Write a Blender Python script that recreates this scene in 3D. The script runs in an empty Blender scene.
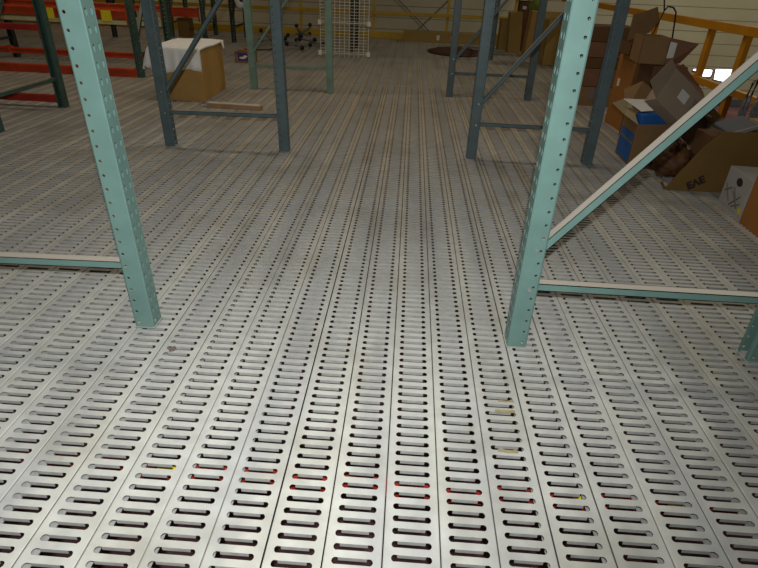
import bpy, bmesh, math, random
import numpy as np
from mathutils import Vector, Matrix
random.seed(7)
rng = np.random.default_rng(7)
S = bpy.context.scene
C = S.collection
PI = math.pi

# ---------------------------------------------------------------- camera
cam = bpy.data.cameras.new('camera')
cam.sensor_fit = 'HORIZONTAL'; cam.sensor_width = 36.0
cam.lens = 541.66738 / 758 * 36
cam.clip_start = 0.02; cam.clip_end = 200
camo = bpy.data.objects.new('camera', cam); C.objects.link(camo)
RR = ((0.99761648, 0.05832231, 0.03687629), (-0.0610156, 0.49602528, 0.86616166), (-0.03222498, 0.86634718, -0.49840157))
H = 1.41810373
m = Matrix(((RR[0][0], RR[1][0], -RR[2][0], 0), (RR[0][1], RR[1][1], -RR[2][1], 0), (RR[0][2], RR[1][2], -RR[2][2], H), (0, 0, 0, 1)))
camo.matrix_world = m
S.camera = camo

# ---------------------------------------------------------------- light
w = bpy.data.worlds.new('world'); S.world = w; w.use_nodes = True
w.node_tree.nodes['Background'].inputs[0].default_value = (1.0, 0.86, 0.66, 1)
w.node_tree.nodes['Background'].inputs[1].default_value = 0.03

def lamp(name, kind, loc, energy, color, rot=(0, 0, 0), size=1.0, size_y=None, rad=0.02):
    l = bpy.data.lights.new(name, kind); l.energy = energy; l.color = color
    if kind == 'AREA':
        l.shape = 'RECTANGLE'; l.size = size; l.size_y = size_y or size
    else:
        l.shadow_soft_size = rad
    o = bpy.data.objects.new(name, l); C.objects.link(o); o.location = loc; o.rotation_euler = rot
    return o
# the flash of the camera, just above its lens
fl = lamp('camera_flash', 'SPOT', (0.01, -0.01, H + 0.15), 285, (0.97, 1.0, 0.985), rot=(math.radians(74), 0, math.radians(20)), rad=0.014)
fl.data.spot_size = math.radians(150); fl.data.spot_blend = 1.0
# the hall's ceiling lamps, out of view, and one added by the left wall
lamp('unseen_lamp', 'AREA', (0.25, 6.4, 5.2), 50, (1.0, 0.87, 0.68), size=2.6, size_y=0.22)
lamp('unseen_lamp', 'AREA', (-4.0, 7.0, 5.2), 48, (1.0, 0.85, 0.66), size=2.6, size_y=0.22)
lamp('unseen_lamp', 'AREA', (-7.5, 16.2, 3.6), 30, (1.0, 0.72, 0.42), size=0.5, size_y=1.6)  # unseen lamp added to brighten the left part of the far wall
lamp('unseen_lamp', 'AREA', (8.5, 12.5, 5.2), 230, (1.0, 0.95, 0.76), size=2.4, size_y=1.0)
S.view_settings.view_transform = 'Standard'; S.view_settings.look = 'None'
S.view_settings.gamma = 1; S.view_settings.use_curve_mapping = False
S.view_settings.exposure = 0.0

# ---------------------------------------------------------------- materials
def mat(name, col, rough=0.6, metal=0.0, var=0.12, scale=6.0, dust=None, bump=0.0, spec=0.35, detail_col=None, alpha=None):
    mt = bpy.data.materials.new(name); mt.use_nodes = True
    nt = mt.node_tree; N = nt.nodes; L = nt.links; b = N['Principled BSDF']
    b.inputs['Roughness'].default_value = rough; b.inputs['Metallic'].default_value = metal
    b.inputs['Specular IOR Level'].default_value = spec
    tc = N.new('ShaderNodeTexCoord'); nz = N.new('ShaderNodeTexNoise'); nz.inputs['Scale'].default_value = scale
    nz.inputs['Detail'].default_value = 5
    L.new(tc.outputs['Object'], nz.inputs['Vector'])
    r = N.new('ShaderNodeValToRGB'); r.color_ramp.elements[0].position = 0.3; r.color_ramp.elements[1].position = 0.7
    c2 = detail_col or tuple(c * (1 - var * 2) for c in col)
    r.color_ramp.elements[0].color = (*c2, 1); r.color_ramp.elements[1].color = (*col, 1)
    L.new(nz.outputs['Fac'], r.inputs['Fac']); out = r.outputs['Color']
    if dust:   # settled dust lies on the faces that look up
        g = N.new('ShaderNodeNewGeometry'); sp = N.new('ShaderNodeSeparateXYZ'); L.new(g.outputs['True Normal'], sp.inputs[0])
        mr = N.new('ShaderNodeMapRange'); mr.inputs[1].default_value = 0.35; mr.inputs[2].default_value = 0.6
        L.new(sp.outputs['Z'], mr.inputs[0]); mx = N.new('ShaderNodeMix'); mx.data_type = 'RGBA'
        L.new(mr.outputs[0], mx.inputs[0]); L.new(out, mx.inputs[6]); mx.inputs[7].default_value = (*dust, 1); out = mx.outputs[2]
    L.new(out, b.inputs['Base Color'])
    if bump:
        bp = N.new('ShaderNodeBump'); bp.inputs['Strength'].default_value = bump; bp.inputs['Distance'].default_value = 0.01
        L.new(nz.outputs['Fac'], bp.inputs['Height']); L.new(bp.outputs[0], b.inputs['Normal'])
    if alpha is not None: b.inputs['Alpha'].default_value = alpha
    return mt

M = {}
M['teal'] = mat('teal_paint', (0.145, 0.25, 0.225), 0.42, 0, 0.08, 9, dust=(0.62, 0.56, 0.48))
M['slate'] = mat('slate_paint', (0.10, 0.138, 0.145), 0.45, 0, 0.12, 9, dust=(0.30, 0.29, 0.26))
M['sage'] = mat('sage_paint', (0.21, 0.31, 0.24), 0.5, 0, 0.12, 9, dust=(0.34, 0.33, 0.28))
M['deepgreen'] = mat('deep_green_paint', (0.055, 0.11, 0.085), 0.5, 0, 0.15, 9, dust=(0.22, 0.23, 0.2))
M['darkpost'] = mat('dark_paint', (0.03, 0.04, 0.038), 0.5, 0, 0.15, 9)
M['bolt'] = mat('zinc_bolt', (0.6, 0.6, 0.57), 0.3, 0.8, 0.05)
M['orange'] = mat('orange_beam_paint', (0.62, 0.075, 0.02), 0.45, 0, 0.15, 7)
M['red'] = mat('red_beam_paint', (0.42, 0.03, 0.018), 0.45, 0, 0.15, 7)
M['tag'] = mat('yellow_tag', (0.85, 0.68, 0.02), 0.6)
M['cream_beam'] = mat('cream_board', (0.62, 0.55, 0.30), 0.6)
M['yellow'] = mat('yellow_rail_paint', (0.56, 0.34, 0.012), 0.5, 0, 0.12, 3)
M['amber'] = mat('amber_rail_paint', (0.72, 0.30, 0.012), 0.5, 0, 0.12, 3)
M['card'] = mat('cardboard', (0.28, 0.165, 0.075), 0.85, 0, 0.07, 5, bump=0.05, spec=0.1)
M['card_tan'] = mat('tan_cardboard', (0.46, 0.27, 0.09), 0.85, 0, 0.05, 5, bump=0.05, spec=0.1)
M['card_far'] = mat('yellowish_cardboard', (0.36, 0.24, 0.075), 0.85, 0, 0.05, 5, spec=0.1)
M['card_dark'] = mat('dark_cardboard', (0.155, 0.08, 0.038), 0.85, 0, 0.08, 5, spec=0.1)
M['card_red'] = mat('reddish_cardboard', (0.24, 0.12, 0.07), 0.85, 0, 0.08, 5, spec=0.1)
M['card_orange'] = mat('orange_cardboard', (0.36, 0.155, 0.042), 0.85, 0, 0.07, 5, spec=0.1)
M['card_olive'] = mat('olive_cardboard', (0.20, 0.118, 0.036), 0.85, 0, 0.07, 5, spec=0.1)
M['card_grey'] = mat('pale_cardboard', (0.36, 0.275, 0.20), 0.85, 0, 0.07, 5, spec=0.1)
M['card_cream'] = mat('cream_cardboard', (0.42, 0.34, 0.19), 0.85, 0, 0.07, 5, spec=0.1)
M['white'] = mat('white_paper', (0.72, 0.70, 0.66), 0.8, 0, 0.05)
M['white_card'] = mat('white_carton', (0.42, 0.405, 0.375), 0.8, 0, 0.05)
M['print'] = mat('dark_print', (0.03, 0.025, 0.02), 0.8)
M['greyprint'] = mat('grey_print', (0.22, 0.18, 0.16), 0.8)
M['blue'] = mat('blue_print', (0.02, 0.13, 0.42), 0.6, 0, 0.1)
M['purple'] = mat('purple_print', (0.09, 0.025, 0.20), 0.6, 0, 0.1)
M['tape'] = mat('brown_tape', (0.30, 0.19, 0.09), 0.3)
M['cloth'] = mat('white_sheet', (0.90, 0.88, 0.84), 0.9, 0, 0.03, 3, spec=0.1)
M['wood'] = mat('batten_wood', (0.42, 0.26, 0.14), 0.8, 0, 0.15, 12)
M['batten_top'] = mat('batten_paint', (0.6, 0.55, 0.45), 0.8)
M['black'] = mat('black_rubber', (0.012, 0.011, 0.011), 0.5)
M['grey'] = mat('grey_plastic', (0.20, 0.19, 0.18), 0.5)
M['chrome'] = mat('chrome_wire', (0.75, 0.70, 0.56), 0.5, 0.0, 0.05)
M['clip'] = mat('white_clip', (0.88, 0.84, 0.70), 0.6)
M['bag'] = mat('brown_wrapping', (0.17, 0.075, 0.03), 0.6, 0, 0.2, 6)
M['pile'] = mat('brown_mound', (0.10, 0.045, 0.03), 0.8, 0, 0.2, 6)
M['slab'] = mat('lower_slab', (0.24, 0.11, 0.11), 0.9, 0, 0.3, 2)
M['bluegrey'] = mat('bluegrey_panel', (0.13, 0.13, 0.15), 0.6)
M['glass'] = mat('bottle_glass', (0.30, 0.30, 0.31), 0.15, 0, 0.3, 30)

def galv():
    mt = bpy.data.materials.new('galvanised_deck'); mt.use_nodes = True
    nt = mt.node_tree; N = nt.nodes; L = nt.links; b = N['Principled BSDF']
    b.inputs['Metallic'].default_value = 0.0; b.inputs['Roughness'].default_value = 0.6
    b.inputs['Specular IOR Level'].default_value = 0.4
    tc = N.new('ShaderNodeTexCoord')
    def noise(scale, det, vec=None):
        n = N.new('ShaderNodeTexNoise'); n.inputs['Scale'].default_value = scale; n.inputs['Detail'].default_value = det
        L.new(vec or tc.outputs['Object'], n.inputs['Vector']); return n.outputs['Fac']
    def ramp(f, p0, c0, p1, c1):
        r = N.new('ShaderNodeValToRGB'); e = r.color_ramp.elements
        e[0].position = p0; e[0].color = (*c0, 1); e[1].position = p1; e[1].color = (*c1, 1); L.new(f, r.inputs['Fac']); return r.outputs['Color']
    def mul(a, c, f=1.0):
        x = N.new('ShaderNodeMix'); x.data_type = 'RGBA'; x.blend_type = 'MULTIPLY'; x.inputs[0].default_value = f
        L.new(a, x.inputs[6]); L.new(c, x.inputs[7]); return x.outputs[2]
    base = ramp(noise(14, 6), 0.3, (0.56, 0.56, 0.53), 0.72, (0.70, 0.70, 0.665))
    mp = N.new('ShaderNodeMapping'); mp.inputs['Scale'].default_value = (6.06, 0.5, 1); L.new(tc.outputs['Object'], mp.inputs['Vector'])
    plank = ramp(noise(1.0, 1, mp.outputs[0]), 0.35, (0.80, 0.80, 0.82), 0.62, (1, 0.985, 0.95))
    grime = ramp(noise(1.7, 8), 0.34, (0.70, 0.66, 0.58), 0.5, (1, 1, 1))
    spots = ramp(noise(4.5, 3), 0.25, (0.60, 0.50, 0.38), 0.33, (1, 1, 1))
    sep = N.new('ShaderNodeSeparateXYZ'); L.new(tc.outputs['Object'], sep.inputs[0])
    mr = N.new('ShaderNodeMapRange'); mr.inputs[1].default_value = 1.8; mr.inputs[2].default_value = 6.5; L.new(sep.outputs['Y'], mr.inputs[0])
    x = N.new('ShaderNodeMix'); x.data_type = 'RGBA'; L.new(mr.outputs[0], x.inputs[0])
    x.inputs[6].default_value = (1, 1, 1, 1); x.inputs[7].default_value = (0.72, 0.635, 0.53, 1)   # dim warm light down the far aisle painted into the deck colour
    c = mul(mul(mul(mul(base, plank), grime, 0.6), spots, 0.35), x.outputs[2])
    L.new(c, b.inputs['Base Color'])
    bp = N.new('ShaderNodeBump'); bp.inputs['Strength'].default_value = 0.08; bp.inputs['Distance'].default_value = 0.004
    L.new(noise(60, 2), bp.inputs['Height']); L.new(bp.outputs[0], b.inputs['Normal'])
    return mt
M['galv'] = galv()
M['galv_lip_shade'] = mat('galvanised_lip_shade', (0.37, 0.365, 0.35), 0.7, 0, 0.12, 40)  # deck steel toned down: shade on slot lips and plank sides painted in

def siding():
    mt = bpy.data.materials.new('cream_siding'); mt.use_nodes = True
    nt = mt.node_tree; N = nt.nodes; L = nt.links; b = N['Principled BSDF']; b.inputs['Roughness'].default_value = 0.7
    tc = N.new('ShaderNodeTexCoord'); sep = N.new('ShaderNodeSeparateXYZ'); L.new(tc.outputs['Object'], sep.inputs[0])
    a = N.new('ShaderNodeMath'); a.operation = 'MODULO'; a.inputs[1].default_value = 0.315
    ad = N.new('ShaderNodeMath'); ad.operation = 'ADD'; ad.inputs[1].default_value = 9.20; L.new(sep.outputs['Z'], ad.inputs[0]); L.new(ad.outputs[0], a.inputs[0])
    lt = N.new('ShaderNodeMath'); lt.operation = 'LESS_THAN'; lt.inputs[1].default_value = 0.022; L.new(a.outputs[0], lt.inputs[0])
    nz = N.new('ShaderNodeTexNoise'); nz.inputs['Scale'].default_value = 0.9; nz.inputs['Detail'].default_value = 5; L.new(tc.outputs['Object'], nz.inputs['Vector'])
    r = N.new('ShaderNodeValToRGB'); r.color_ramp.elements[0].position = 0.3; r.color_ramp.elements[1].position = 0.7
    r.color_ramp.elements[0].color = (0.50, 0.46, 0.31, 1); r.color_ramp.elements[1].color = (0.60, 0.56, 0.40, 1); L.new(nz.outputs['Fac'], r.inputs['Fac'])
    x = N.new('ShaderNodeMix'); x.data_type = 'RGBA'; L.new(lt.outputs[0], x.inputs[0]); L.new(r.outputs[0], x.inputs[6]); x.inputs[7].default_value = (0.27, 0.23, 0.13, 1)
    L.new(x.outputs[2], b.inputs['Base Color']); return mt
M['siding'] = siding()
def emit(name, col, s):
    mt = bpy.data.materials.new(name); mt.use_nodes = True; b = mt.node_tree.nodes['Principled BSDF']
    b.inputs['Emission Color'].default_value = (*col, 1); b.inputs['Emission Strength'].default_value = s; b.inputs['Base Color'].default_value = (*col, 1); return mt
M['daylight'] = emit('daylit_pane', (1.0, 0.93, 1.0), 2.5)

# ---------------------------------------------------------------- mesh helpers
class MB:
    def __init__(s): s.v = []; s.f = []
    def add(s, vs, fs):
        o = len(s.v); s.v += [tuple(v) for v in vs]; s.f += [tuple(i + o for i in f) for f in fs]; return s
    def box(s, x0, x1, y0, y1, z0, z1, mx=None):
        vs = [Vector(p) for p in ((x0, y0, z0), (x1, y0, z0), (x1, y1, z0), (x0, y1, z0), (x0, y0, z1), (x1, y0, z1), (x1, y1, z1), (x0, y1, z1))]
        if mx: vs = [mx @ v for v in vs]
        return s.add(vs, [(0, 3, 2, 1), (4, 5, 6, 7), (0, 1, 5, 4), (1, 2, 6, 5), (2, 3, 7, 6), (3, 0, 4, 7)])
    def prism(s, pts, d):    # polygon (3-D points) thickened by vector d
        n = len(pts); a = [Vector(p) for p in pts]; b = [p + Vector(d) for p in a]
        return s.add(a + b, [tuple(range(n))[::-1], tuple(range(n, 2 * n))] + [(i, (i + 1) % n, n + (i + 1) % n, n + i) for i in range(n)])
    def tube(s, pts, r, n=8, cap=True):
        pts = [Vector(p) for p in pts]; rings = []
        for i, p in enumerate(pts):
            t = (pts[min(i + 1, len(pts) - 1)] - pts[max(i - 1, 0)]).normalized()
            a = t.cross(Vector((0, 0, 1)));
            if a.length < 0.1: a = t.cross(Vector((1, 0, 0)))
            a.normalize(); b = t.cross(a); rr = r[i] if isinstance(r, (list, tuple)) else r
            rings.append([p + a * math.cos(2 * PI * k / n) * rr + b * math.sin(2 * PI * k / n) * rr for k in range(n)])
        vs = [v for q in rings for v in q]; fs = []
        for i in range(len(pts) - 1):
            for k in range(n): fs.append((i * n + k, i * n + (k + 1) % n, (i + 1) * n + (k + 1) % n, (i + 1) * n + k))
        if cap: fs += [tuple(range(n))[::-1], tuple(range((len(pts) - 1) * n, len(pts) * n))]
        return s.add(vs, fs)
    def ell(s, c, r, n=12, k=8, wob=0.0):
        vs = []; fs = []
        for i in range(k + 1):
            for j in range(n):
                th = PI * i / k; ph = 2 * PI * j / n; q = 1 + wob * math.sin(3 * ph + 2 * i) * math.sin(th * 2.3 + j)
                vs.append((c[0] + r[0] * q * math.sin(th) * math.cos(ph), c[1] + r[1] * q * math.sin(th) * math.sin(ph), c[2] + r[2] * q * math.cos(th)))
        for i in range(k):
            for j in range(n): fs.append((i * n + j, (i + 1) * n + j, (i + 1) * n + (j + 1) % n, i * n + (j + 1) % n))
        return s.add(vs, fs)
    def build(s, name, mt, parent=None, bevel=0, smooth=False, solid=0, loc=None):
        me = bpy.data.meshes.new(name); me.from_pydata(s.v, [], s.f); me.materials.append(M[mt] if isinstance(mt, str) else mt)
        bm = bmesh.new(); bm.from_mesh(me); bmesh.ops.remove_doubles(bm, verts=bm.verts, dist=1e-6)
        bmesh.ops.recalc_face_normals(bm, faces=bm.faces); bm.to_mesh(me); bm.free()
        if smooth:
            for p in me.polygons: p.use_smooth = True
        o = bpy.data.objects.new(name, me); C.objects.link(o)
        if parent: o.parent = parent
        if loc: o.location = loc
        if bevel:
            b = o.modifiers.new('bevel', 'BEVEL'); b.width = bevel; b.segments = 2; b.limit_method = 'ANGLE'
        if solid:
            b = o.modifiers.new('solid', 'SOLIDIFY'); b.thickness = solid; b.offset = -1
        return o
def tag(o, label, cat, group=None):
    o['label'] = label; o['category'] = cat
    if group: o['group'] = group
    return o
def thing(name, label, cat, loc=(0, 0, 0), rz=0, group=None):
    o = bpy.data.objects.new(name, None); C.objects.link(o); o.location = loc; o.rotation_euler = (0, 0, rz); o.empty_display_size = 0.1
    return tag(o, label, cat, group)
def struct(o): o['kind'] = 'structure'; return o
def kids(o): return [c for c in bpy.data.objects if c.parent == o]
def dup(root, loc, rz, label):
    r = root.copy(); C.objects.link(r); r.location = loc; r.rotation_euler = (0, 0, rz); r['label'] = label
    for ch in kids(root):
        c = ch.copy(); C.objects.link(c); c.parent = r
        for g in kids(ch):
            d = g.copy(); C.objects.link(d); d.parent = c
    return r

def holed_cell(w, h, hole):
    """flat w x h cell round a star-shaped hole; returns 2-D verts and faces, first len(hole) verts are the rim"""
    n = len(hole); out = []
    for (x, y) in hole:
        t = min(w / 2 / abs(x) if abs(x) > 1e-9 else 1e9, h / 2 / abs(y) if abs(y) > 1e-9 else 1e9); out.append((x * t, y * t))
    vs = list(hole) + out; fs = []
    side = lambda p: ('x', p[0] > 0) if abs(abs(p[0]) - w / 2) < 1e-7 else ('y', p[1] > 0)
    for i in range(n):
        j = (i + 1) % n; a, b = side(out[i]), side(out[j])
        if a == b: fs.append((i, n + i, n + j, j))
        else:
            if a[0] == b[0]:     # spans a whole side: two corners
                if a[0] == 'x': cs = [(out[i][0], math.copysign(h / 2, hole[i][1])), (out[j][0], math.copysign(h / 2, hole[i][1]))]
                else: cs = [(math.copysign(w / 2, hole[i][0]), out[i][1]), (math.copysign(w / 2, hole[i][0]), out[j][1])]
            else: cs = [((1 if (a if a[0] == 'x' else b)[1] else -1) * w / 2, (1 if (a if a[0] == 'y' else b)[1] else -1) * h / 2)]
            k = len(vs); vs += cs; fs.append((i, n + i) + tuple(range(k, k + len(cs))) + (n + j, j))
    return vs, fs

# ---------------------------------------------------------------- the perforated deck floor
PW, SP, X0 = 0.165, 0.0427, -1.1485
DECK_END = 14.62
def build_floor():
    edge = 0.004
    arc = [math.radians(a) for a in (-68, -40, -14, 14, 40, 68)]
    hole = [(0.0465 + 0.0112 * math.cos(a), 0.0112 * math.sin(a)) for a in arc]
    hole += [(0.040, 0.0098), (-0.040, 0.0098)]
    hole += [(-x, y) for x, y in hole[:6][::-1]]
    hole += [(-0.040, -0.0098), (0.040, -0.0098)]
    v2, f2 = holed_cell(PW - 2 * edge - 0.002, SP, hole)
    V = [(x, y, 0.0) for x, y in v2]; F = list(f2)
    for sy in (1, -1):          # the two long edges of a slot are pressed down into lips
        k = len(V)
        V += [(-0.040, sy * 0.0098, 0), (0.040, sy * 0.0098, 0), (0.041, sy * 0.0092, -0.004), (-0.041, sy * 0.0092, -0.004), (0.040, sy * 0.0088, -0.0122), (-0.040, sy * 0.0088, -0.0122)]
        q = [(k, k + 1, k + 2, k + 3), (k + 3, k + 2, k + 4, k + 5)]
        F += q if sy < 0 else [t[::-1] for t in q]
    V = np.array(V); nv = len(V)
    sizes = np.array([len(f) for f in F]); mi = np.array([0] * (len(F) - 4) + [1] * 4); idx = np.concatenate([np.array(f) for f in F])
    n0 = math.floor((-12.6 - X0) / PW); n1 = math.floor((3.48 - X0) / PW)
    cells = []
    mb = MB()
    for n in range(n0, n1):
        cx = X0 + (n + 0.5) * PW
        y0 = max(0.30, (abs(cx) - 1.9) / 0.85)
        ph = random.choice((0, 0.011, 0.02, 0.03)); cnt = int((DECK_END - y0) / SP); yb = DECK_END - cnt * SP - ph * 0 + 0
        dz = random.uniform(-0.0008, 0.0008)
        for k in range(cnt - 1): cells.append((cx, yb + (k + 0.5) * SP - ph, dz))
        g = random.choice((0.0011, 0.0018, 0.0028))
        for s in (1, -1):
            xi = cx + s * (PW / 2 - edge - 0.001); xo = cx + s * (PW / 2 - g)
            prof = [(xi, dz), (cx + s * (PW / 2 - 0.0022), dz - 0.0006), (xo, dz - 0.003), (xo, -0.055), (xo - s * 0.012, -0.055)]
            vs = [(x, y, z) for x, z in prof for y in (y0 - 0.02, DECK_END)]
            fs = [(2 * i, 2 * i + 1, 2 * i + 3, 2 * i + 2) for i in range(4)]
            mb.add(vs, fs)
    c = np.array(cells); allv = (V[None] + c[:, None, :]).reshape(-1, 3)
    nc = len(c); off = (np.arange(nc) * nv)
    alli = (idx[None] + off[:, None]).reshape(-1); alls = np.tile(sizes, nc)
    ev = np.array(mb.v); ef = np.array([i for f in mb.f for i in f]) + len(allv); es = np.full(len(mb.f), 4)
    allv = np.concatenate([allv, ev]); alli = np.concatenate([alli, ef]); alls = np.concatenate([alls, es])
    me = bpy.data.meshes.new('floor'); me.vertices.add(len(allv)); me.vertices.foreach_set('co', allv.astype(np.float32).ravel())
    me.loops.add(len(alli)); me.loops.foreach_set('vertex_index', alli.astype(np.int32))
    me.polygons.add(len(alls)); me.polygons.foreach_set('loop_start', (np.cumsum(alls) - alls).astype(np.int32)); me.polygons.foreach_set('loop_total', alls.astype(np.int32))
    me.materials.append(M['galv']); me.materials.append(M['galv_lip_shade'])
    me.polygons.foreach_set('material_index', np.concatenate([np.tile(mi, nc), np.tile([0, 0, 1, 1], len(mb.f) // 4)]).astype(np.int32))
    me.update(calc_edges=True); o = bpy.data.objects.new('floor', me); C.objects.link(o); return struct(o)
build_floor()
struct(MB().box(-14, 14, -2, 24, -1.75, -1.7).build('floor_lower', 'slab'))
# beams below the deck, seen through the slots
for k, (y, z, mt, lab) in enumerate(((1.295, -0.12, 'red', 'red steel beam seen through the slots of the deck in the foreground'),)):
    b = MB().box(-4, 5, y - 0.018, y + 0.018, z - 0.06, z)
    o = tag(b.build('support_beam', mt), lab, 'beam')
    for x in (0.70, 1.02, -0.75): MB().box(x - 0.05, x + 0.05, y - 0.021, y + 0.021, z - 0.03, z + 0.002).build('tag', 'tag', o)

# ---------------------------------------------------------------- walls
struct(MB().box(-16, 16, 18.0, 18.2, -2.75, 6).build('wall_far', 'siding'))
# daylit openings low in the far wall
def pane(name, pts):
    fr = MB(); xs = [p[0] for p in pts]; zs = [p[1] for p in pts]
    o = struct(MB().prism([(x, 17.985, z) for x, z in pts], (0, 0.012, 0)).build(name, 'daylight'))
    pts2 = [Vector((x, 17.975, z)) for x, z in pts]; c = sum(pts2, Vector()) / len(pts2)
    for i in range(len(pts2)):
        a, b2 = pts2[i], pts2[(i + 1) % len(pts2)]; fr.tube([a, b2], 0.018, 6)
    fr.build('window_frame', 'greyprint', o)
pane('window_1', [(9.24, -1.04), (9.80, -1.13), (9.83, -0.70), (9.20, -0.72)])
def rnd(x0, x1, z0, z1, n=12, p=0.45):
    r = []
    for k in range(n):
        a = 2 * PI * k / n; c, s = math.cos(a), math.sin(a)
        r.append(((x0 + x1) / 2 + (x1 - x0) / 2 * math.copysign(abs(c) ** p, c), (z0 + z1) / 2 + (z1 - z0) / 2 * math.copysign(abs(s) ** p, s)))
    return r
pane('window_2', rnd(8.84, 9.16, -0.98, -0.74))
pane('window_3', rnd(8.54, 8.76, -0.83, -0.74, p=0.7))
pane('window_4', [(9.12, -1.12), (9.66, -1.25), (9.66, -1.36), (9.15, -1.22)])
pane('window_5', rnd(8.93, 9.08, -1.20, -1.06, p=0.9))
tag(MB().box(8.6, 10.2, 17.5, 17.9, -1.7, -1.5).build('storage_cabinet', 'bluegrey', bevel=0.01), 'dark low cabinet below the bright windows by the far wall', 'cabinet')
# bracing rods on the far wall
rod = MB()
for a, b2 in (((-0.7, 0.95), (0.75, -0.25)), ((-0.1, -0.3), (1.2, 0.95))): rod.tube([(a[0], 17.95, a[1]), (b2[0], 17.95, b2[1])], 0.014, 6)
rod.tube([(-12, 17.95, -0.25), (8, 17.95, -0.25)], 0.018, 6)
struct(rod.build('trim_1', 'greyprint'))

# ---------------------------------------------------------------- safety railings round the deck edge
t = thing('safety_railing', 'long yellow safety railing across the far edge of the deck', 'railing', (0, 14.66, 0))
MB().box(-12, 3.5, -0.02, 0.02, 0.53, 0.605).build('middle_rail', 'yellow', t, 0.004)
MB().box(-12, 3.5, -0.03, 0.03, 1.03, 1.10).build('top_rail', 'yellow', t, 0.004)
MB().box(-12, 3.5, -0.03, 0.03, 0.0, 0.15).build('toe_board', 'yellow', t, 0.004)
for x in (-11.5, -9.75, -8.0, -6.25, -4.5, -2.75, -0.95, 0.85, 2.45): MB().box(x - 0.028, x + 0.028, 0.03, 0.08, -0.05, 1.10).build('railing_post', 'yellow', t, 0.003)
t = thing('safety_railing', 'amber safety railing on the right behind the cartons, with square posts', 'railing', (3.5, 0, 0))
MB().box(-0.03, 0.03, 3.0, 14.6, 0.985, 1.075).build('top_rail', 'amber', t, 0.004)
MB().box(-0.03, 0.03, 3.0, 14.6, 0.40, 0.47).build('middle_rail', 'amber', t, 0.004)
MB().box(-0.03, 0.03, 3.0, 14.6, -0.1, 0.10).build('toe_board', 'amber', t, 0.004)
for y in (3.6, 4.85, 6.50, 7.30, 9.0, 10.8, 12.6): MB().box(0.03, 0.09, y - 0.045, y + 0.045, -0.05, 1.07).build('railing_post', 'amber', t, 0.004)

# ---------------------------------------------------------------- rack uprights
PS = 0.084   # post section
def circ(r, n=10, c=(0, 0)): return [(c[0] + r * math.cos(2 * PI * (k + .5) / n), c[1] + r * math.sin(2 * PI * (k + .5) / n)) for k in range(n)]
def tear(n=10):
    return [(x * 0.72, y * 0.78) for x, y in ((-0.0055, -0.014), (0.0055, -0.014), (0.0075, -0.006), (0.0098, 0.004), (0.0085, 0.012), (0.0035, 0.016), (-0.0035, 0.016), (-0.0085, 0.012), (-0.0098, 0.004), (-0.0075, -0.006))]
def post_mesh(hgt):
    """post centred on its own origin, perforated web looks to +X, side flanges to -Y and +Y, open towards -X"""
    mb = MB(); h2 = PS / 2; n = int(hgt / 0.0559)
    def strip(p0, u, w, hole, cellh=0.0559, off=0.0):
        vs, fs = holed_cell(w, cellh, hole)
        for k in range(n):
            z = (k + 0.5) * cellh
            mb.add([(p0[0] + u[0] * x, p0[1] + u[1] * x, z + y) for x, y in vs], fs)
    e = 0.003
    strip((h2, -0.0185), (0, 1), 0.037, tear()); strip((h2, 0.0185), (0, 1), 0.037, tear())      # web, two columns of teardrops
    for sy in (-1, 1):
        strip((-0.021, sy * h2), (1, 0), 0.030, circ(0.0062))                                    # flange with one column of round holes
        mb.add([(-0.006, sy * h2, 0), (h2 - e, sy * h2, 0), (h2 - e, sy * h2, n * 0.0559), (-0.006, sy * h2, n * 0.0559)], [(0, 1, 2, 3)])
        mb.add([(h2 - e, sy * h2, 0), (h2, sy * (h2 - e), 0), (h2, sy * (h2 - e), n * 0.0559), (h2 - e, sy * h2, n * 0.0559)], [(0, 1, 2, 3)])
        mb.add([(-0.036, sy * h2, 0), (-h2, sy * (h2 - 0.004), 0), (-h2, sy * 0.022, 0), (-h2, sy * 0.022, n * 0.0559), (-h2, sy * (h2 - 0.004), n * 0.0559), (-0.036, sy * h2, n * 0.0559)],
               [(0, 1, 4, 5), (1, 2, 3, 4)])
    return mb
def channel(mb, a, b, w=0.033, d=0.046, th=0.003):
    """C-channel from a to b, web towards -Y, flanges above and below"""
    a = Vector(a); b = Vector(b); t = (b - a); L = t.length; t.normalize(); y = Vector((0, 1, 0)); n = t.cross(y) * -1
    if n.z < 0: n = -n
    mx = Matrix(((t.x, y.x, n.x, a.x), (t.y, y.y, n.y, a.y), (t.z, y.z, n.z, a.z), (0, 0, 0, 1)))
    mb.box(0, L, -d / 2, -d / 2 + th, -w / 2, w / 2, mx); mb.box(0, L, -d / 2, d / 2, w / 2 - th, w / 2, mx); mb.box(0, L, -d / 2, d / 2, -w / 2, -w / 2 + th, mx)
    mb.box(0, L, d / 2 - th, d / 2, w / 2 - 0.012, w / 2, mx); mb.box(0, L, d / 2 - th, d / 2, -w / 2, -w / 2 + 0.012, mx)
    return mb
POSTS = {}
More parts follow.
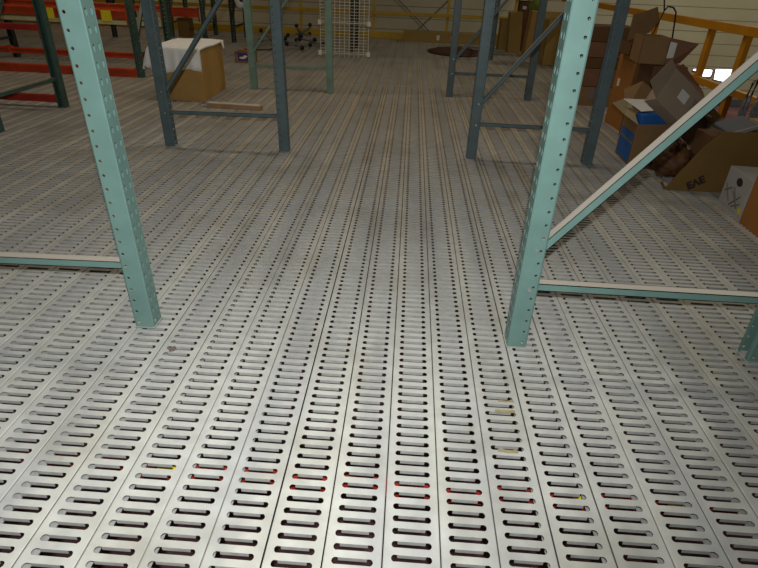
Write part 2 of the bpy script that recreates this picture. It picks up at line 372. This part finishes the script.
def frame(name_mat, x0, x1, y, label, rz=0, hgt=2.9, origin=None, lean=0.0):
    """one welded upright frame: two posts, horizontal braces, diagonal braces"""
    org = origin or ((x0 + x1) / 2, y, 0); d = (x1 - x0) / 2
    t = thing('rack_upright_frame', label, 'rack upright', org, rz, 'pallet rack upright frames')
    if lean: t.rotation_euler = (0, math.radians(lean), 0)
    key = (name_mat, hgt)
    if key not in POSTS: POSTS[key] = None
    for s in (-1, 1):
        if POSTS[key] is None:
            p = post_mesh(hgt).build('post', name_mat, t, solid=0.002); POSTS[key] = p
        else:
            p = POSTS[key].copy(); C.objects.link(p); p.parent = t
        p.location = (s * d, 0, 0); p.rotation_euler = (0, 0, 0 if s > 0 else PI)
        MB().box(s * d - 0.046, s * d + 0.046, -0.046, 0.046, 0, 0.003).build('foot_plate', name_mat, t)
    zs = [0.300, 1.90, 2.80]
    for z in zs:
        if z < hgt: channel(MB(), (-d + 0.035, 0, z), (d - 0.035, 0, z)).build('horizontal_brace', name_mat, t)
    channel(MB(), (-d + 0.03, 0.0, 0.475), (d - 0.03, 0.0, 1.70)).build('diagonal_brace', name_mat, t)
    if hgt > 2.6: channel(MB(), (-d + 0.03, 0.0, 2.70), (d - 0.03, 0.0, 2.02)).build('diagonal_brace', name_mat, t)
    for z in (0.297, 0.475):
        MB().tube([(-d + 0.006, -PS / 2 - 0.006, z), (-d + 0.006, -PS / 2 + 0.004, z)], 0.008, 8).build('bolt', 'bolt', t)
    return t
frame('teal', 0.547, 1.59, 2.02, 'teal rack upright frame in the right foreground with a wide diagonal brace')
frame('teal', -2.13, -1.105, 1.975, 'teal rack upright frame in the left foreground with round holes down its post', lean=-1.1)
frame('slate', -2.10, -1.07, 4.75, 'slate blue rack upright frame in front of the sheet covered carton', lean=-0.8)
frame('slate', 0.60, 1.63, 4.86, 'slate blue rack upright frame on the right of the aisle, before the stacked cartons')
frame('sage', -2.06, -1.04, 7.50, 'pale sage green rack upright frame behind the sheet covered carton', lean=-0.8)
frame('slate', 0.555, 1.60, 7.65, 'slate blue rack upright frame farthest down the right of the aisle')
# frames of the rows that run the other way, on the left
def side_frame(mt, x, y0, y1, label, hgt=2.4): return frame(mt, -(y1 - y0) / 2, (y1 - y0) / 2, 0, label, PI / 2, hgt, (x, (y0 + y1) / 2, 0))
side_frame('deepgreen', -3.79, 4.87, 5.96, 'dark green rack upright frame at the left, nearest of those carrying red beams')
side_frame('deepgreen', -3.80, 7.95, 9.04, 'dark green rack upright frame left of the sheet, ending the orange beams')
side_frame('darkpost', -6.42, 8.10, 9.19, 'black rack upright frame at the far left edge behind orange beams')
side_frame('darkpost', -6.38, 12.45, 13.5, 'black rack upright frame at the far left under a yellow tag')
side_frame('deepgreen', -5.31, 12.92, 13.9, 'dark green rack upright frame far behind the left end of the sheet covered carton')
side_frame('deepgreen', -4.58, 12.95, 13.7, 'dark green rack upright frame far behind the right end of the sheet covered carton')
side_frame('darkpost', -3.80, 12.5, 13.5, 'black rack upright frame far back, left of the pale sage frame')
side_frame('darkpost', -1.16, 11.62, 12.55, 'dark rack upright frame behind the wire grid panel')
side_frame('slate', 1.58, 11.6, 12.8, 'slate rack upright frame far back before the tall leaning cartons')

def beam(x0, x1, y, z0, z1, mt, label, plates=True, tags=()):
    t = thing('shelf_beam', label, 'rack beam', ((x0 + x1) / 2, y, z0), 0, 'rack beams at the left'); h = z1 - z0; L = (x1 - x0) / 2
    MB().box(-L, L, -0.022, 0.022, 0, h).build('rail', mt, t, 0.004)
    MB().box(-L, L, -0.038, -0.022, h - 0.022, h - 0.004).build('step', mt, t, 0.002)
    if plates:
        for s in (-1, 1): MB().box(s * L - 0.005, s * L + 0.005, -0.035, 0.035, -0.08 if z0 > 0.2 else 0.0, h + 0.02).build('end_connector', mt, t, 0.002)
    for x in tags: MB().box(x - (x0 + x1) / 2 - 0.07, x - (x0 + x1) / 2 + 0.07, -0.042, -0.039, h - 0.14, h - 0.01).build('tag', 'tag', t)
beam(-6.35, -3.84, 5.96, 0.05, 0.125, 'red', 'dark red beam lying at floor level at the nearest dark green frame')
beam(-6.35, -3.84, 5.96, 0.765, 0.825, 'red', 'dark red upper beam at the nearest dark green frame')
beam(-6.37, -3.845, 7.92, 0.0, 0.115, 'orange', 'orange beam at floor level left of the sheet covered carton, front one')
beam(-6.37, -3.845, 9.04, 0.08, 0.17, 'orange', 'orange beam at floor level left of the sheet covered carton, rear one')
beam(-6.37, -3.845, 7.92, 0.745, 0.855, 'orange', 'orange upper beam carrying a yellow tag, left of the sheet covered carton', tags=(-4.11, -4.90))
beam(-9.0, -6.46, 7.92, 0.745, 0.855, 'orange', 'orange upper beam at the far left edge of the view')
beam(-6.37, -3.845, 9.04, 0.77, 0.86, 'orange', 'orange upper beam, rear one, above a cream board', tags=())
beam(-9.0, -6.46, 9.1, 0.08, 0.17, 'orange', 'orange floor level beam beyond the black frame at the left edge')
beam(-6.37, -3.845, 8.985, 0.57, 0.68, 'cream_beam', 'cream beam just below the rear orange upper beam', plates=False)
beam(-5.24, -4.66, 12.9, 0.42, 0.60, 'orange', 'short orange beam far back between two dark green frames')
tag(MB().box(-5.2, -4.95, 13.0, 13.3, 0.0, 0.38).build('carton', 'card_olive', bevel=0.004), 'small olive carton under the short far orange beam', 'box')

# ---------------------------------------------------------------- cartons
def carton(label, x0, x1, y0, y1, h, mt, z=0.0, rz=0.0, flaps=(), open_top=False, tape=True, tilt=None, name='carton', inner='card_dark', group=None, fl_mat=None):
    """carton with real walls. flaps: (side, length, angle from vertical outward in degrees)"""
    cx, cy = (x0 + x1) / 2, (y0 + y1) / 2; a, b = (x1 - x0) / 2, (y1 - y0) / 2
    t = thing(name, label, 'box', (cx, cy, z), rz, group)
    if tilt: t.rotation_euler = tilt
    th = 0.006; mb = MB()
    if open_top:
        mb.box(-a, a, -b, -b + th, 0, h); mb.box(-a, a, b - th, b, 0, h); mb.box(-a, -a + th, -b, b, 0, h); mb.box(a - th, a, -b, b, 0, h); mb.box(-a, a, -b, b, 0, th)
        mb.build('body', mt, t)
    else:
        mb.box(-a, a, -b, b, 0, h).build('body', mt, t, 0.004)
        if tape: MB().box(-a - 0.001, a + 0.001, -0.025, 0.025, h - 0.04, h + 0.0008).build('tape', 'tape', t)
    for (sd, ln, ang) in flaps:
        r = math.radians(ang); n = {'l': (-1, 0), 'r': (1, 0), 'f': (0, -1), 'b': (0, 1)}[sd]
        ex, ey = n[0] * math.sin(r) * ln, n[1] * math.sin(r) * ln; ez = math.cos(r) * ln
        if sd in 'lr': p0, p1 = (n[0] * a, -b, h), (n[0] * a, b, h)
        else: p0, p1 = (-a, n[1] * b, h), (a, n[1] * b, h)
        q = [p0, p1, (p1[0] + ex, p1[1] + ey, p1[2] + ez), (p0[0] + ex, p0[1] + ey, p0[2] + ez)]
        nn = Vector((n[0] * math.cos(r), n[1] * math.cos(r), -math.sin(r))) * 0.005
        MB().prism(q, -nn).build('flap', fl_mat or mt, t)
    return t

# the carton under the white sheet
t = carton('brown carton half covered by a white sheet, standing on the deck at the left', -2.96, -2.42, 6.57, 7.42, 0.585, 'card_tan', tape=False)
def sheet():
    x0, x1, y0, y1, h = -2.985, -2.405, 6.545, 7.44, 0.597
    nx, ny = 30, 24; V = []; F = []
    # grid over (u across x, v along y): skirts hang on the left, the front and a little on the right
    us = [-0.30, -0.22, -0.15, -0.08, -0.03] + [i / 22 * (x1 - x0) for i in range(23)] + [x1 - x0 + 0.010, x1 - x0 + 0.022]
    vs_ = [-0.255, -0.20, -0.15, -0.10, -0.05, -0.02] + [i / 16 * (y1 - y0) for i in range(17)] + [y1 - y0 + 0.03]
    for v in vs_:
        for u in us:
            x = x0 + min(max(u, 0), x1 - x0); y = y0 + min(max(v, 0), y1 - y0); z = h + 0.006 * math.sin(u * 9 + v * 5) * math.sin(v * 7 + 1)
            if v < 0:
                k = -v / 0.255; z -= -v * (1 + 0.10 * math.sin(u * 11)) ; y -= 0.008 + 0.016 * k * (1 + math.sin(u * 52 + 1.2 * math.sin(u * 17)))
            if u < 0:
                k = -u / 0.34; z = h - max(-u * 0.85, h - z) ; x -= 0.01 + 0.10 * k ** 0.8 * (1 + 0.25 * math.sin(v * 14 + 1))
            if u > x1 - x0:
                z -= (u - x1 + x0) * 1.0 + (0.075 if v > 0.80 else 0.0); x += 0.006
            if v > y1 - y0: z -= 0.03; y += 0.006
            V.append((x, y, z))
    W = len(us)
    for j in range(len(vs_) - 1):
        for i in range(W - 1): F.append((j * W + i, j * W + i + 1, (j + 1) * W + i + 1, (j + 1) * W + i))
    o = MB().add(V, F).build('sheet', 'cloth', smooth=True, solid=0.003)
    return tag(o, 'crumpled white sheet draped over the brown carton at the left', 'sheet')
sheet()
# batten lying on the deck in front of it
t = thing('wooden_batten', 'short wooden batten with a hook at one end lying on the deck', 'batten', (-1.975, 6.30, 0), math.radians(-3))
MB().box(-0.315, 0.315, -0.045, 0.045, 0.0, 0.052).build('bar', 'wood', t, 0.003)
MB().box(-0.312, 0.312, -0.042, 0.042, 0.052, 0.055).build('painted_top', 'batten_top', t)
MB().tube([(-0.315 - 0.03 + 0.03 * math.cos(a), -0.02, 0.027 + 0.022 * math.sin(a)) for a in [k * PI / 8 for k in range(0, 15)]], 0.004, 6).build('hook', 'bolt', t)
MB().tube([(0.30, 0, 0.055), (0.30, 0, 0.075)], 0.012, 8).build('bolt', 'bolt', t)

# small carton with a purple mark, left of the pale sage frame
t = carton('small brown carton with a purple and white mark behind the pale sage frame', -2.96, -2.66, 9.70, 10.0, 0.17, 'card', flaps=(('f', 0.02, 90),), open_top=True)
MB().box(-0.10, 0.10, -0.155, -0.151, 0.035, 0.145).build('printed_label', 'purple', t)
mb = MB(); mb.ell((-0.02, -0.157, 0.08), (0.055, 0.002, 0.018), 10, 6); mb.ell((0.03, -0.157, 0.105), (0.035, 0.002, 0.016), 10, 6); mb.build('printed_mark', 'white', t)
# bag in front of the far black frame
t = thing('plastic_bag', 'small white and purple bag hanging on the far black rack frame', 'bag', (-3.52, 12.2, 0.70))
MB().ell((0, 0, 0.10), (0.11, 0.07, 0.13), 12, 8, 0.12).build('body', 'white', t, smooth=True)
MB().ell((0.045, -0.055, 0.15), (0.05, 0.03, 0.055), 10, 6, 0.1).build('print', 'purple', t, smooth=True)
MB().tube([(-0.05, 0, 0.20), (-0.10, 0.08, 0.30), (-0.24, 0.16, 0.33)], 0.008, 6).build('handle', 'white', t)

# pile of grey swivel bases with black casters
def caster_base(label, loc, rot):
    t = thing('caster_base', label, 'chair base', loc, 0, 'caster bases on the deck'); t.rotation_euler = rot
    MB().tube([(0, 0, -0.03), (0, 0, 0.05)], 0.035, 10).build('hub', 'grey', t)
    for k in range(5):
        a = 2 * PI * k / 5; c, s = math.cos(a), math.sin(a)
        MB().tube([(0.02 * c, 0.02 * s, 0.02), (0.27 * c, 0.27 * s, 0.0)], [0.026, 0.016], 8).build('spoke', 'grey', t)
        q = MB(); q.ell((0.27 * c, 0.27 * s, 0.045), (0.042, 0.042, 0.042), 10, 8); q.build('caster', 'black', t, smooth=True)
caster_base('grey swivel base with black casters, nearest of the dark pile', (-2.30, 11.75, 0.09), (math.radians(12), math.radians(8), 0.3))
caster_base('grey swivel base with black casters, leaning at the back of the pile', (-2.36, 12.55, 0.22), (math.radians(-40), math.radians(10), 0.9))
caster_base('grey swivel base with black casters, leftmost of the dark pile', (-2.92, 12.2, 0.13), (math.radians(20), math.radians(-25), 1.4))
caster_base('grey swivel base with black casters, rightmost of the dark pile', (-2.12, 12.35, 0.1), (math.radians(-10), math.radians(14), 0.1))
t = thing('pry_bar', 'thin black bar with an orange grip lying on the deck by the casters', 'tool', (-3.0, 11.3, 0.02), 0.1)
MB().tube([(-0.02, 0, 0), (0.25, 0.0, 0.01), (0.33, 0.0, 0.04)], 0.014, 6).build('shaft', 'black', t)
MB().tube([(-0.25, 0, 0.005), (-0.02, 0, 0.005)], 0.022, 8).build('grip', 'orange', t)

# wire grid panel with white clips
t = thing('wire_grid_panel', 'upright wire grid panel with white corner clips, far down the deck', 'grid panel', (-1.25, 11.0, 0))
mb = MB()
for i in range(11): x = -0.45 + i * 0.09; mb.tube([(x, 0, 0.0), (x, 0, 1.5)], 0.0065, 5)
for i in range(29): z = 0.04 + i * 0.052; mb.tube([(-0.45, 0.004, z), (0.45, 0.004, z)], 0.0045, 5)
mb.build('wire_mesh', 'chrome', t)
for z in (0.065, 0.585, 1.10):
    MB().tube([(-0.45, -0.02, z), (0.45, -0.02, z)], 0.008, 6).build('cross_bar', 'chrome', t)
    for s in (-1, 1): MB().box(s * 0.455 - 0.033, s * 0.455 + 0.033, -0.05, 0.01, z - 0.04, z + 0.04).build('clip', 'clip', t, 0.008)

# ---------------------------------------------------------------- far right: long box, dark mound, leaning cartons
t = carton('long low brown carton along the far railing, with two pale stickers', -0.20, 2.10, 14.2, 14.5, 0.23, 'card_far', tape=False)
for x in (-0.32, 0.02): MB().box(x - 0.035, x + 0.035, -0.1535, -0.1505, 0.06, 0.17).build('sticker', 'white', t)
tag(MB().ell((0.95, 12.5, 0.02), (0.62, 0.75, 0.055), 20, 8, 0.10).build('dark_mound', 'pile', smooth=True), 'dark brown low mound flat on the deck before the long low carton', 'mound')  # flattened dark brown mound on the deck
carton('tall olive carton far back, leftmost of the leaning ones', 1.96, 2.27, 13.35, 13.7, 0.62, 'card_far', tape=False)
carton('tall narrow brown carton far back, second of the leaning ones', 2.10, 2.36, 12.85, 13.15, 0.80, 'card_far', tape=False, tilt=(0, math.radians(-4), 0))
carton('tall orange brown carton far back, before the dark gap', 2.36, 2.64, 12.35, 12.7, 0.85, 'card_tan', tape=False, tilt=(0, math.radians(3), 0))
t = carton('tall dark carton far back with a white spot near its top', 2.30, 2.62, 13.3, 13.6, 1.00, 'card_dark', tape=False)
MB().box(-0.10, -0.02, -0.1535, -0.1505, 0.84, 0.90).build('sticker', 'white', t)
carton('tall tan carton standing right behind the far right slate frame', 2.50, 2.82, 11.2, 11.6, 0.78, 'card_far', tape=False, flaps=(('b', 0.12, 20),), open_top=True)
carton('dark brown carton behind the foreground right post', 2.84, 3.12, 10.9, 11.3, 0.72, 'card_dark', tape=False)
t = thing('green_bag', 'olive green bag on top of the far tall cartons', 'bag', (2.56, 12.9, 0.85))
MB().ell((0, 0, 0.05), (0.17, 0.14, 0.16), 14, 8, 0.10).build('body', mat('olive_cloth', (0.16, 0.20, 0.03), 0.8), t, smooth=True)
MB().tube([(-0.05, 0, 0.19), (0, 0, 0.25), (0.05, 0, 0.19)], 0.01, 6).build('handle', 'black', t)
t = thing('cable_coil', 'black cable loop lying over the tall cartons at the back', 'cable', (2.35, 13.2, 0.99))
MB().tube([(0.14 * math.cos(a), 0.03 * math.sin(2 * a), 0.08 + 0.08 * math.sin(a)) for a in [k * PI / 12 for k in range(24)]], 0.010, 6).build('coil', 'black', t)

# stack of cartons between foreground post and the right slate post
z = 0
for i, (h, mt, lab) in enumerate(((0.24, 'card', 'lowest, with clear tape'), (0.22, 'card_red', 'second from the deck'), (0.13, 'card_dark', 'thin dark one in the middle'), (0.18, 'card_red', 'second from the top'), (0.18, 'card_dark', 'topmost'))):
    t = carton('brown carton in the stack beyond the right slate frame, ' + lab, 2.20 + 0.02 * (i % 2), 2.78 + 0.02 * (i % 2), 7.50, 7.95, h - 0.006, mt, z=z, tape=False, group='stacked cartons beyond the right slate frame')
    if i == 0: MB().box(-0.15, 0.05, -0.2285, -0.2255, 0.08, 0.21).build('tape', 'greyprint', t)
    z += h
# carton group on the right
t = carton('tall narrow orange brown carton beside the right slate post', 2.33, 2.56, 6.10, 6.62, 0.76, 'card_orange', rz=math.radians(3), tape=False)
MB().box(-0.1165, -0.1145, 0.10, 0.16, 0.42, 0.50).build('sticker', 'white', t)
carton('dark brown carton low behind the open carton with blue panels', 2.64, 2.95, 6.06, 6.46, 0.45, 'card_dark', tape=False)
t = carton('open brown carton high on the heap with one big raised flap', 2.24, 2.46, 6.20, 6.52, 0.12, 'card_dark', z=0.768, open_top=True, rz=0.1, fl_mat='card')
MB().prism([(-0.10, -0.02, 0.12), (0.11, -0.02, 0.21), (0.18, -0.02, 0.33), (0.13, -0.02, 0.45), (0.03, -0.02, 0.41), (-0.10, -0.02, 0.37)], (0.01, 0.005, 0)).build('flap', 'card', t)
t = carton('dark brown carton standing under the upper cartons of the heap', 2.29, 2.60, 5.56, 6.02, 0.755, 'card_dark', tape=False)
t = carton('brown open carton on the heap with a white label on its flap', 2.16, 2.40, 5.60, 5.93, 0.235, 'card', z=0.76, open_top=True, rz=math.radians(-6))
MB().prism([(0.12, -0.165, 0.235), (0.36, -0.20, 0.20), (0.27, -0.12, 0.02), (0.12, -0.165, 0.0)], (0, 0.006, 0)).build('flap', 'card_red', t)
MB().prism([(0.122, -0.172, 0.205), (0.18, -0.180, 0.195), (0.18, -0.174, 0.07), (0.122, -0.172, 0.06)], (0, 0.003, 0)).build('label', 'white', t)
# black folding trolley behind
t = thing('folding_trolley', 'thin black trolley handle rising behind the cartons on the right', 'trolley', (2.78, 6.75, 0))
MB().tube([(-0.13, 0, 0.0), (-0.13, 0, 0.88), (-0.06, 0, 1.17), (-0.03, 0, 1.215), (0.03, 0, 1.205), (0.07, 0, 1.16), (0.11, 0, 0.88), (0.11, 0, 0.0)], 0.009, 8).build('handle', 'black', t, smooth=True)
MB().tube([(-0.06, 0, 1.17), (-0.085, 0, 1.26), (-0.10, 0, 1.32)], 0.008, 8).build('strap', 'black', t)
MB().box(-0.16, 0.14, -0.05, 0.10, 0.0, 0.02).build('base', 'black', t, 0.004)

# open carton with blue panels
a0 = math.radians(-38)
t = thing('carton', 'open brown carton with bright blue panels and spread flaps, on the right', 'box', (2.0, 4.86, 0), 0)
P0 = Vector((0, 0, 0)); L = Vector((0.02, 0.42, 0)); Rr = Vector((0.42, 0.12, 0)); Up = Vector((0, 0, 0.36)); th = 0.006
def wall(p, q, up, inward, name, mt, par): return MB().prism([p, p + q, p + q + up, p + up], inward).build(name, mt, par)
body = MB()
for (p, q, n) in ((P0, L, (th, 0, 0)), (P0, Rr, (0, th, 0)), (L, Rr, (0, -th, 0)), (Rr, L, (-th, 0, 0))): body.prism([p, p + q, p + q + Up, p + Up], n)
body.prism([P0, L, L + Rr, Rr], (0, 0, th)); bo = body.build('body', 'card', t)
MB().prism([Vector((-0.003, 0.03, 0.02)), L * 0.93 + Vector((-0.003, 0, 0.02)), L * 0.93 + Vector((-0.003, 0, 0.27)), Vector((-0.003, 0.03, 0.27))], (0.002, 0, 0)).build('printed_panel', 'blue', t)
MB().prism([Vector((-0.0045, 0.02, 0.185)), L * 0.95 + Vector((-0.0045, 0, 0.185)), L * 0.95 + Vector((-0.0045, 0, 0.205)), Vector((-0.0045, 0.02, 0.205))], (0.001, 0, 0)).build('stripe', 'greyprint', t)
T = lambda *q: Vector(q) - Vector((2.0, 4.86, 0))
MB().prism([Up, Up + L, T(2.05, 5.35, 0.50), T(1.82, 5.10, 0.49), T(1.92, 5.00, 0.41)], (0.002, 0, -0.005)).build('flap', 'card_cream', t)
MB().prism([Up + L, Up + L + Rr, T(2.52, 5.48, 0.42), T(2.40, 5.50, 0.50), T(2.20, 5.52, 0.62), T(2.04, 5.50, 0.54)], (0.0, 0.005, 0.002)).build('flap', 'card', t)
MB().prism([Up + Rr, Up + Rr + L, T(2.52, 5.34, 0.42), T(2.50, 5.02, 0.42)], (0.003, 0, -0.005)).build('flap', 'card', t)
# blue sack standing in it, with a white leaflet
tag(MB().prism([(2.05, 4.93, 0.03), (2.32, 5.00, 0.03), (2.32, 5.02, 0.44), (2.05, 4.95, 0.43)], (-0.01, 0.12, 0)).build('blue_package', 'blue', bevel=0.01), 'bright blue package standing in the open carton', 'package')
t = thing('leaflet', 'white printed leaflet lying over the flap of the carton with blue panels', 'paper', (0, 0, 0))
MB().prism([(1.93, 5.16, 0.515), (2.22, 5.18, 0.515), (2.22, 5.02, 0.46), (2.05, 5.00, 0.445)], (0, 0, 0.003)).build('sheet', 'white', t)
MB().prism([(2.13, 5.11, 0.496), (2.18, 5.11, 0.496), (2.18, 5.06, 0.479), (2.13, 5.06, 0.479)], (0, 0, 0.002)).build('printed_mark', 'print', t)

# long pale carton leaning over the heap
def basis(o, ax, ay, az): return Matrix(((ax.x, ay.x, az.x, o.x), (ax.y, ay.y, az.y, o.y), (ax.z, ay.z, az.z, o.z), (0, 0, 0, 1)))
ax = Vector((0.66, 0.05, -0.48)).normalized(); nz_ = Vector((0.05, -0.86, 0.50)); nz_ = (nz_ - ax * nz_.dot(ax)).normalized(); ay = nz_.cross(ax).normalized()
t = thing('carton', 'long pale grey brown carton leaning down over the heap, with a white sticker', 'box')
t.matrix_world = basis(Vector((2.16, 4.92, 0.70)), ax, ay, nz_)
MB().box(0, 0.78, -0.155, 0.155, -0.14, 0).build('body', 'card_grey', t, 0.004)
MB().prism([(0, -0.155, 0), (0, 0.155, 0), (-0.10, 0.16, 0.03), (-0.17, -0.12, 0.05)], (0, 0, -0.005)).build('flap', 'card_grey', t)
MB().prism([(0.0, 0.155, -0.01), (0.02, 0.155, -0.15), (0.13, 0.34, -0.15), (0.45, 0.30, -0.15), (0.42, 0.155, -0.01)], (0.0, 0.002, -0.006)).build('flap', 'card_red', t)
MB().box(0.16, 0.26, -0.02, 0.07, 0.0005, 0.002).build('sticker', 'white', t)
def text(par, s, size, mx, mt, name='printed_lettering'):
    cu = bpy.data.curves.new(name, 'FONT'); cu.body = s; cu.size = size; cu.extrude = 0.0012; cu.align_x = 'CENTER'; cu.align_y = 'CENTER'
    cu.offset = 0.004 if mt == 'print' else 0.001
    tmp = bpy.data.objects.new(name, cu); C.objects.link(tmp); bpy.context.view_layer.update()
    me = bpy.data.meshes.new_from_object(tmp.evaluated_get(bpy.context.evaluated_depsgraph_get()))
    bpy.data.objects.remove(tmp); me.name = name; me.materials.clear(); me.materials.append(M[mt])
    o = bpy.data.objects.new(name, me); C.objects.link(o); o.parent = par; o.matrix_local = mx; return o
text(t, 'CRAE', 0.055, Matrix.Translation((0.345, 0.02, 0.001)) @ Matrix.Rotation(PI / 2, 4, 'Z'), 'greyprint')
text(t, 'HSOE', 0.045, Matrix.Translation((0.395, 0.02, 0.001)) @ Matrix.Rotation(PI / 2, 4, 'Z'), 'greyprint')
# big olive brown carton lying on the deck with lettering
t = thing('carton', 'big flat brown carton lying on its side with black lettering, on the right', 'box', (0, 0, 0))
t.location = (2.08, 4.25, 0)
MB().box(0.32, 1.15, 0.012, 0.42, 0.0, 0.40).build('body', 'card_dark', t, 0.004)
MB().prism([(0, 0, 0.0), (1.15, 0.0, 0.0), (1.15, 0.0, 0.475), (0.31, 0.0, 0.475), (0.20, 0.0, 0.35)], (0, 0.008, 0)).build('side_panel', 'card_olive', t)
MB().prism([(0.0, 0.0, 0.0), (0.03, 0.02, 0.0), (0.0, 0.06, 0.05), (-0.03, 0.02, 0.05)], (0, 0.006, 0)).build('flap', 'card', t)
text(t, 'EVE', 0.085, Matrix.Translation((0.225, -0.003, 0.075)) @ Matrix.Rotation(PI / 2, 4, 'X') @ Matrix.Rotation(math.radians(32), 4, 'Z') @ Matrix.Scale(-1, 4, (0, 1, 0)), 'print')
# crumpled brown wrapping between the cartons
o = MB().ell((2.235, 4.60, 0.155), (0.16, 0.15, 0.155), 48, 30, 0.10).build('paper_wrapping', 'bag', smooth=True)
tx = bpy.data.textures.new('crumple', 'VORONOI'); tx.noise_scale = 0.09; tx.distance_metric = 'DISTANCE'
dm = o.modifiers.new('crumple', 'DISPLACE'); dm.texture = tx; dm.strength = -0.05; dm.mid_level = 0.3
tag(o, 'crumpled dark brown wrapping between the blue panelled carton and the big flat one', 'wrapping')
# white carton with prints
t = carton('white carton with grey printed drawings, behind the orange brown carton at the right edge', 2.41, 2.75, 3.70, 4.06, 0.275, 'white_card', rz=math.radians(-4), tape=False)
mb = MB(); mb.ell((-0.1715, -0.02, 0.21), (0.0015, 0.045, 0.03), 12, 8); mb.build('printed_mark', 'print', t)
mb = MB()
for (a, b2) in (((-0.10, 0.04), (0.02, 0.13)), ((-0.10, 0.13), (0.02, 0.03)), ((0.04, 0.05), (0.14, 0.15)), ((0.05, 0.15), (0.14, 0.10)), ((-0.12, 0.08), (-0.02, 0.03)), ((0.02, 0.16), (-0.04, 0.10))):
    mb.tube([(-0.1715, a[0], a[1]), (-0.1715, b2[0], b2[1])], 0.005, 5)
mb.build('printed_drawing', 'greyprint', t)
MB().box(-0.1725, -0.1705, -0.165, -0.13, 0.02, 0.06).build('printed_badge', 'tag', t)
carton('orange brown carton at the right edge of the view', 2.35, 2.85, 3.02, 3.63, 0.36, 'card_orange', rz=math.radians(-1), tape=False)
# pale cartons behind the big one
carton('pale open carton behind the big flat carton', 2.62, 3.0, 4.75, 5.10, 0.40, 'card_cream', open_top=True, flaps=(('f', 0.10, 60), ('l', 0.12, 50)))
carton('pale closed carton at the right edge behind the big flat carton', 3.04, 3.38, 4.75, 5.10, 0.42, 'card_cream')
t = thing('flat_screen_panel', 'blue grey flat panel lying tilted behind the big flat carton', 'panel', (2.60, 4.50, 0.465)); t.rotation_euler = (math.radians(14), math.radians(-12), 0.3)
MB().box(-0.13, 0.13, -0.09, 0.09, 0, 0.02).build('face', 'bluegrey', t, 0.004)
MB().box(-0.14, 0.14, -0.10, -0.09, -0.005, 0.028).build('rim', 'white_card', t, 0.003)
# bottles and tubes beyond the right railing
for k in range(6):
    x = 3.15 + 0.055 * k; y = 5.45 + 0.03 * (k % 2)
    t = thing('glass_tube', 'grey glass tube standing upright by the middle rail at the right edge', 'glass tube', (x, y, 0), 0, 'glass tubes by the right railing')
    MB().tube([(0, 0, 0.0), (0, 0, 0.50), (0.02, 0, 0.66)], [0.018, 0.018, 0.012], 8).build('tube', 'glass', t, smooth=True)
    MB().tube([(0.02, 0, 0.66), (0.024, 0, 0.69)], 0.014, 8).build('cap', 'black' if k % 2 else 'white', t)

# scraps of board lying in the slots
for (x, y, w_, l_, a, lab) in ((0.437, 1.557, 0.075, 0.014, 0.02, 'flat brown cardboard scrap lying over a deck slot, right of the centre'),
                               (0.449, 1.614, 0.06, 0.008, 0.05, 'thin brown cardboard strip over a deck slot, farther than the flat one'),
                               (0.419, 1.359, 0.07, 0.012, -0.04, 'brown paper scrap over a deck slot, nearest the camera'),
                               (-0.93, 1.80, 0.03, 0.03, 0.6, 'small grey scrap on the deck in front of the left teal post')):
    c, s_ = math.cos(a), math.sin(a); mb = MB(); n = 7
    top = []
    for k in range(n + 1):
        u = -w_ / 2 + w_ * k / n; v = l_ / 2 * (1 + 0.25 * math.sin(9 * k + x * 40))
        top.append((u, v, 0.0015 * math.sin(k * 1.3)))
    pts = [(p[0], -l_ / 2, p[2]) for p in top] + top[::-1]
    o = mb.prism([(p[0] * c - p[1] * s_, p[0] * s_ + p[1] * c, p[2]) for p in pts], (0, 0, 0.002)).build('cardboard_scrap', 'card_cream' if l_ < 0.02 else 'greyprint', loc=(x, y, 0.0025))
    tag(o, lab, 'scrap')
